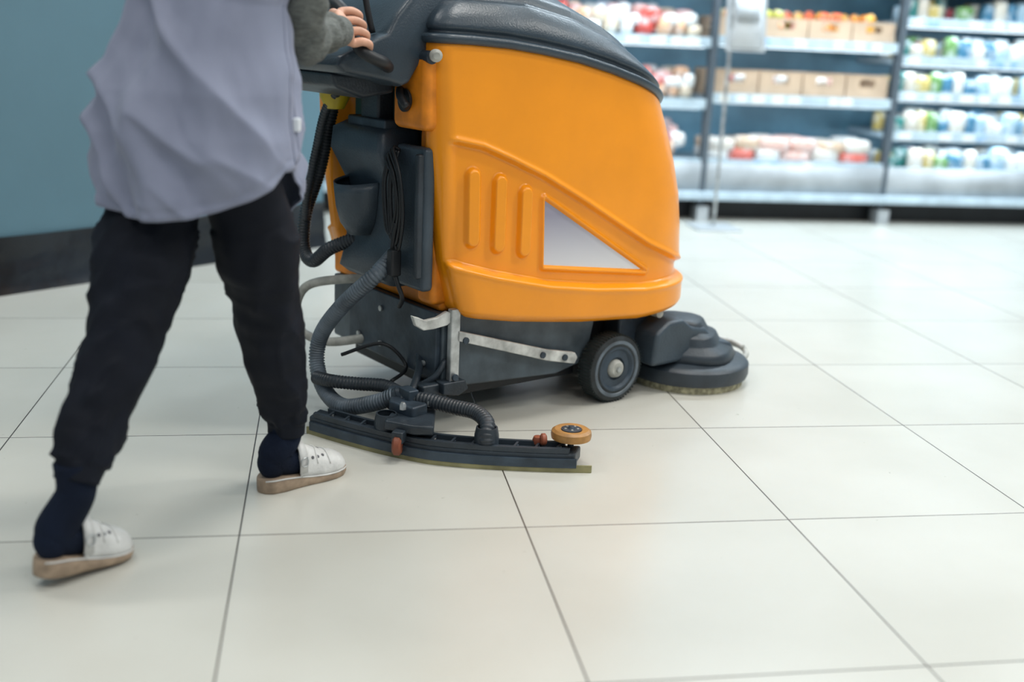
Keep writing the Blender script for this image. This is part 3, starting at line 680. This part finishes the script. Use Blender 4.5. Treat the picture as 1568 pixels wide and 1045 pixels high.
def foot(tag,heel,toe,ank):
    heel=Vector(heel);toe=Vector(toe);d=(toe-heel).normalized();L=(toe-heel).length
    s=Vector((d.y,-d.x,0)).normalized();up=s.cross(d).normalized()
    if up.z<0:up=-up
    G=empty('shoe_'+tag);G.parent=PE
    def pt(x,y,z):return heel+d*(x*L)+s*y+up*z
    tw=[0,.02,.08,.2,.35,.5,.65,.78,.88,.95,.99,1.]
    ww=[.004,.018,.030,.034,.033,.036,.043,.046,.042,.032,.018,.003]
    th=[.030,.032,.034,.034,.029,.023,.020,.019,.019,.019,.019,.019]
    T=np.linspace(0,1,60);rings=[]
    for t in T:
        w=np.interp(t,tw,ww);h=np.interp(t,tw,th);b0=.006*max(0,(t-.85)/.15)**1.5
        cur=.006*math.sin(t*math.pi)
        rr=[]
        for (yy,zz) in [(-1,.15),(-.94,.0),(.94,.0),(1,.15),(1.03,.5),(1.0,.9),(.95,1),(-.95,1),(-1.0,.9),(-1.03,.5)]:
            rr.append(pt(t,yy*w+cur,b0+zz*h))
        rings.append(rr)
    loft('sole',rings,'sole',G)
    polyt('sole_welt',[pt(t,np.interp(t,tw,ww)*1.0+.006*math.sin(t*math.pi),np.interp(t,tw,th)-.002) for t in np.linspace(.02,.99,40)],.0018,'shoe',G)
    rings=[];
    for t in np.linspace(.38,.995,40):
        w=np.interp(t,tw,ww)*.97;h0=np.interp(t,tw,th)-.003;cur=.006*math.sin(t*math.pi)
        H=np.interp(t,[.38,.5,.6,.72,.85,.93,.98,1],[.070,.064,.056,.047,.039,.030,.015,.002])
        rr=[]
        for k in range(25):
            a=math.pi*k/24
            yy=math.cos(a);zz=math.sin(a)**.75
            tk=t+.07*math.sin(a)**6*(1-(t-.38)/.615)
            bump=.0015*noise.noise(Vector((t*20,a*4,1)))
            rr.append(pt(tk,yy*w*(1.0+.03*math.sin(a))+cur,h0+zz*H+bump))
        rings.append(rr)
    V=[p for r in rings for p in r];n=25;Fc=[(i*n+j,i*n+j+1,(i+1)*n+j+1,(i+1)*n+j) for i in range(39) for j in range(n-1)]
    o=obj('vamp',V,Fc,'shoe',G);q=o.modifiers.new('s','SOLIDIFY');q.thickness=.0035;q.offset=-1
    polyt('vamp_collar',[rings[0][k]+up*.001 for k in range(25)],.0035,'shoe',G)
    for tt in (12,21):
        polyt('vamp_seam',[rings[tt][k]+up*.0015 for k in range(3,22)],.0016,'shoe',G)
    for tt,k in [(9,5),(13,6),(17,7),(9,19),(13,18),(17,17),(16,12)]:
        c=rings[tt][k];nn2=(rings[tt][k+1]-rings[tt][k-1]).cross(rings[tt+1][k]-rings[tt-1][k]).normalized()
        if nn2.z<0:nn2=-nn2
        lathe('perforation',[(0,.0012),(.0032,.0010),(.0040,.0)],'cut',G,c,nn2,12)
    sp=[];
    for k in range(13):
        a=math.pi*(k/12);w=.036;sp.append(pt(.40+.02*math.sin(a),math.cos(a)*w*1.06+.005,.034+math.sin(a)**.7*.068))
    V=[]
    for p in sp:V+= [p-d*.010+up*.001,p+d*.010+up*.001]
    Fc=[(2*i,2*i+1,2*i+3,2*i+2) for i in range(12)]
    o=obj('instep_strap',V,Fc,'shoe',G);q=o.modifiers.new('s','SOLIDIFY');q.thickness=.004
    for sx_ in (1,-1):
        p=pt(.40,sx_*.040+.005,.062);tube('buckle',[p+up*.009+d*.008,p+up*.009-d*.008,p-up*.009-d*.008,p-up*.009+d*.008,p+up*.009+d*.008],.0018,'steel',G,seg=8)
    A=Vector(ank)
    path=[A+Vector((0,0,.07)),A+Vector((0,0,.01)),pt(.19,.003,.085),pt(.28,.004,.062),pt(.5,.006,.050),pt(.8,.006,.038),pt(.93,.004,.034)]
    C=catmull(path,10);rad=[.038,.037,.041,.034,.028,.019,.009];n=len(C)
    rg=[]
    for i,p in enumerate(C):
        t=i/(n-1)*(len(rad)-1);k=min(int(t),len(rad)-2);r=rad[k]*(1-(t-k))+rad[k+1]*(t-k)
        Tn=(C[min(i+1,n-1)]-C[max(i-1,0)]).normalized();ss=s;ff=Tn.cross(ss).normalized()
        rg.append([p+ss*math.cos(2*math.pi*j/24)*r*.9+ff*math.sin(2*math.pi*j/24)*r for j in range(24)])
    loft('sock',rg,'sock',G)
    bm=bmesh.new();bmesh.ops.create_uvsphere(bm,u_segments=24,v_segments=16,radius=1.)
    c=pt(.15,.002,.066)
    for v in bm.verts:
        q=v.co.copy();v.co=c+d*q.x*.035+s*q.y*.031+up*q.z*.040
    me=bpy.data.meshes.new('heel');bm.to_mesh(me);bm.free();o=bpy.data.objects.new('heel_sock',me);COL.objects.link(o);o.parent=G;me.materials.append(M['sock'])
    for p in me.polygons:p.use_smooth=True
    return G
foot('right',(-.547,2.275,.0),(-.392,2.445,.0),(-.497,2.325,.115))
foot('left',(-.840,1.800,.024),(-.738,1.970,.0),(-.782,1.858,.158))
def arm(tag,sh,el,wr,bend):
    P=catmull([sh,Vector(sh).lerp(Vector(el),.5)+Vector(bend),el,Vector(el).lerp(Vector(wr),.5),wr],14);P2,L=resample(P,.005);N=len(P2);rings=[]
    for i,p in enumerate(P2):
        t=i/(N-1);T=(P2[min(i+1,N-1)]-P2[max(i-1,0)]).normalized();w=(wx-T*wx.dot(T));w=w.normalized() if w.length>.1 else T.orthogonal();f=T.cross(w)
        r=np.interp(t,[0,.15,.35,.55,.75,.9,.93,1],[.060,.060,.054,.052,.048,.040,.036,.034])
        rr=[]
        for j in range(40):
            a=2*math.pi*j/40;fo=.012*noise.noise(Vector((math.cos(a),math.sin(a)+t*3,t*14)))*min(1,t*4)+.004*noise.noise(Vector((math.cos(a)*2,math.sin(a)*2,t*30)))
            if t>.90:fo=.0012*math.sin(a*20)
            rr.append(p+(w*math.cos(a)+f*math.sin(a))*(r+fo))
        rings.append(rr)
    loft('sleeve_'+tag,rings,'sleeve',PE)
SR=Vector((-.43,2.12,1.275));ER=Vector((-.452,2.30,.99));WR=Vector((-.408,2.495,1.0))
arm('right',SR,ER,WR,(.01,-.02,0))
SL=Vector((-.70,2.29,1.275));EL=Vector((-.79,2.60,1.09));WL=Vector((-.73,2.815,1.01))
arm('left',SL,EL,WL,(-.03,0,0))
hh=Vector((math.cos(math.radians(38)),math.sin(math.radians(38)),0));nv=Vector((-hh.y,hh.x,0));SCo=Vector((-.143,2.74,0));UP=Vector((0,0,1))
def skinobj(name,verts,edges,rad,m,parent,sub=2):
    me=bpy.data.meshes.new(name);me.from_pydata([tuple(v) for v in verts],edges,[]);o=bpy.data.objects.new(name,me);COL.objects.link(o);o.parent=parent
    me.materials.append(M[m]);md=o.modifiers.new('skin','SKIN');md.use_smooth_shade=True
    sv=me.skin_vertices[0].data
    for i,r in enumerate(rad):
        sv[i].radius=(r,r)
    sv[0].use_root=True
    s=o.modifiers.new('sub','SUBSURF');s.levels=sub;s.render_levels=sub
    return o
def hand(tag,wrist,pos,sg):
    G=empty('hand_'+tag);G.parent=PE
    e1=-hh;e2=(nv*(-.76*sg)+UP*.65).normalized();bt=(nv*(.65*sg)+UP*.76).normalized()
    C0=[SCo+hh*(-.285)+nv*v+UP*z for v,z in pos]
    def bp(i,a,b_,c=0.):return C0[i]+e1*a+e2*b_+bt*c
    adj=[(-.006,-.005),(.0,.0),(.003,.003),(.001,.001)]
    kn=[bp(i,.034+adj[i][0],.026+adj[i][1]) for i in range(4)]
    W=Vector(wrist);cen=(kn[1]+kn[2])/2
    rings=[];across=(kn[3]-kn[0]).normalized();T=(cen-W).normalized();ac=(across-T*across.dot(T)).normalized();nn_=T.cross(ac)
    for t in np.linspace(-.3,1.,16):
        c=W.lerp(cen,t);tt=max(t,0)
        hw=np.interp(t,[-.3,0,.3,.7,1],[.026,.028,.036,.045,.045]);ht=np.interp(t,[-.3,0,.3,.7,1],[.021,.021,.022,.018,.013])
        a2=(across*tt+ac*(1-tt)).normalized()
        rings.append([c+a2*math.cos(2*math.pi*j/24)*hw+nn_*math.sin(2*math.pi*j/24)*ht for j in range(24)])
    loft('palm',rings,'skin',G,sub=1)
    lens=[.9,.98,1.03,1.]
    for i in range(4):
        l=lens[i]
        pts=[W.lerp(kn[i],.55),kn[i],bp(i,.006,.034*l),bp(i,-.020*l,.022),bp(i,-.028*l,-.004),bp(i,-.018,-.024*l)]
        skinobj(['little','ring','middle','index'][i]+'_finger',pts,[(0,1),(1,2),(2,3),(3,4),(4,5)],[.010,.0120,.0103,.0097,.0090,.0072],'skin',G)
    pts=[W.lerp(kn[3],.25),W.lerp(kn[3],.5)+bt*.020-e2*.008,bp(3,.030,-.004,.024),bp(3,.008,-.024,.026),bp(3,-.014,-.026,.018)]
    skinobj('thumb',pts,[(0,1),(1,2),(2,3),(3,4)],[.015,.015,.0125,.0115,.0085],'skin',G)
PR=[(.012,.961),(.029,.982),(.046,1.003),(.063,1.024)]
hand('right',WR+Vector((.004,.014,.002)),PR,1)
hand('left',WL,[(.62-v,z) for v,z in PR],-1)
hc=Vector((-.52,2.285,1.515))
loft('neck',[[Vector((-.552,2.228,1.30)).lerp(hc-Vector((0,0,.06)),t)+wx*math.cos(2*math.pi*j/28)*r+fx*math.sin(2*math.pi*j/28)*r for j in range(28)] for t,r in [(0,.07),(.15,.058),(.5,.052),(1,.05)]],'skin',PE)
bm=bmesh.new();bmesh.ops.create_uvsphere(bm,u_segments=64,v_segments=48,radius=1.)
tilt=Matrix.Rotation(-.25,3,wx)
def headpt(q):
    x,y,z=q
    w=.076*(1-.12*max(0,-z));dd=.095;h=.115
    X=x*w*(1-.28*max(0,-z)**1.5*(y>0));Y=y*dd;Z=z*h
    if y>0:
        Y+=.022*math.exp(-((x/.14)**2))*math.exp(-(((z+.12)/.17)**2))
        Y-=.010*math.exp(-(((abs(x)-.42)/.16)**2))*math.exp(-(((z-.08)/.10)**2))
        Y+=.007*math.exp(-((x/.3)**2))*math.exp(-(((z+.50)/.07)**2))
        Y+=.010*math.exp(-((x/.35)**2))*math.exp(-(((z+.82)/.12)**2))
    return tilt@(wx*X+fx*Y+Vector((0,0,Z)))+hc
for v in bm.verts:
    v.co=headpt(v.co)
me=bpy.data.meshes.new('head');bm.to_mesh(me);bm.free();o=bpy.data.objects.new('head',me);COL.objects.link(o);o.parent=PE;me.materials.append(M['skin'])
for p in me.polygons:p.use_smooth=True
bm=bmesh.new();bmesh.ops.create_uvsphere(bm,u_segments=48,v_segments=32,radius=1.)
kill=[v for v in bm.verts if (v.co.y>.45 and v.co.z<.55) or v.co.z<-.75]
bmesh.ops.delete(bm,geom=kill,context='VERTS')
for v in bm.verts:
    q=v.co.copy();v.co=hc+tilt@(wx*q.x*.086+fx*(q.y*.104-.008)+Vector((0,0,q.z*.124+.004)))
me=bpy.data.meshes.new('hair');bm.to_mesh(me);bm.free();o=bpy.data.objects.new('hair',me);COL.objects.link(o);o.parent=PE;me.materials.append(M['hair'])
s=o.modifiers.new('s','SOLIDIFY');s.thickness=.01
for p in me.polygons:p.use_smooth=True
def blob(name,q,r,m,sc=(1,1,1)):
    bm=bmesh.new();bmesh.ops.create_uvsphere(bm,u_segments=20,v_segments=14,radius=1.)
    c=headpt(q)
    for v in bm.verts:
        w=v.co.copy();v.co=c+tilt@(wx*w.x*r*sc[0]+fx*w.y*r*sc[1]+Vector((0,0,w.z*r*sc[2])))
    me=bpy.data.meshes.new(name);bm.to_mesh(me);bm.free();o=bpy.data.objects.new(name,me);COL.objects.link(o);o.parent=PE;me.materials.append(M[m])
    for p in me.polygons:p.use_smooth=True
for sgn in (1,-1):
    blob('eye',(sgn*.42,.86,.08),.012,'eye');blob('iris',(sgn*.42,.97,.08),.006,'iris');blob('ear',(sgn*.99,-.05,-.02),.03,'skin',(.3,.6,1))
blob('mouth',(0,.86,-.50),.02,'lips',(1.1,.3,.3));blob('hair_bun',(0,-1.1,.1),.045,'hair')
# ------------------------------------------------------------ lamps
for (x,y,en) in [(-1.8,.2,20),(.6,.2,26),(3.,.2,32),(-1.8,2.8,20),(.6,2.8,34),(3.,2.8,54),(-.6,5.2,30),(1.5,5.2,50),(3.4,5.4,50)]:
    e=empty('ceiling_lamp',(x,y,3.3),YAW)
    box('housing',-.62,.62,-.17,.17,-.06,0,'shelf',e,bevel=.005)
    box('diffuser',-.58,.58,-.14,.14,-.066,-.058,'lamp' if y<5 else 'lampc',e,bevel=0)
    l=bpy.data.lights.new('lamp_light','AREA');l.shape='RECTANGLE';l.size=1.16;l.size_y=.28
    l.energy=en
    l.color=(1.,.985,.94) if y<5 else (.78,.91,1.)
    lo=bpy.data.objects.new('lamp_light',l);COL.objects.link(lo);lo.parent=e;lo.location=(0,0,-.075)
w=bpy.data.worlds.new('w');bpy.context.scene.world=w;w.use_nodes=True
w.node_tree.nodes['Background'].inputs[0].default_value=(.76,.89,1.,1);w.node_tree.nodes['Background'].inputs[1].default_value=.38
# ------------------------------------------------------------ camera
cd=bpy.data.cameras.new('camera');cam=bpy.data.objects.new('camera',cd);COL.objects.link(cam)
cd.sensor_width=36;cd.lens=1688.28/1568*36
pit,roll=.26708,.0462
fw=Vector((0,math.cos(pit),-math.sin(pit)));r0=Vector((1,0,0));u0=r0.cross(fw)
r=r0*math.cos(roll)+u0*math.sin(roll);up=r.cross(fw)
cam.matrix_world=Matrix(((r.x,up.x,-fw.x,0),(r.y,up.y,-fw.y,0),(r.z,up.z,-fw.z,1.),(0,0,0,1)))
cd.dof.use_dof=True;cd.dof.focus_distance=2.75;cd.dof.aperture_fstop=1.35
bpy.context.scene.camera=cam
bpy.context.scene.view_settings.view_transform='Standard'
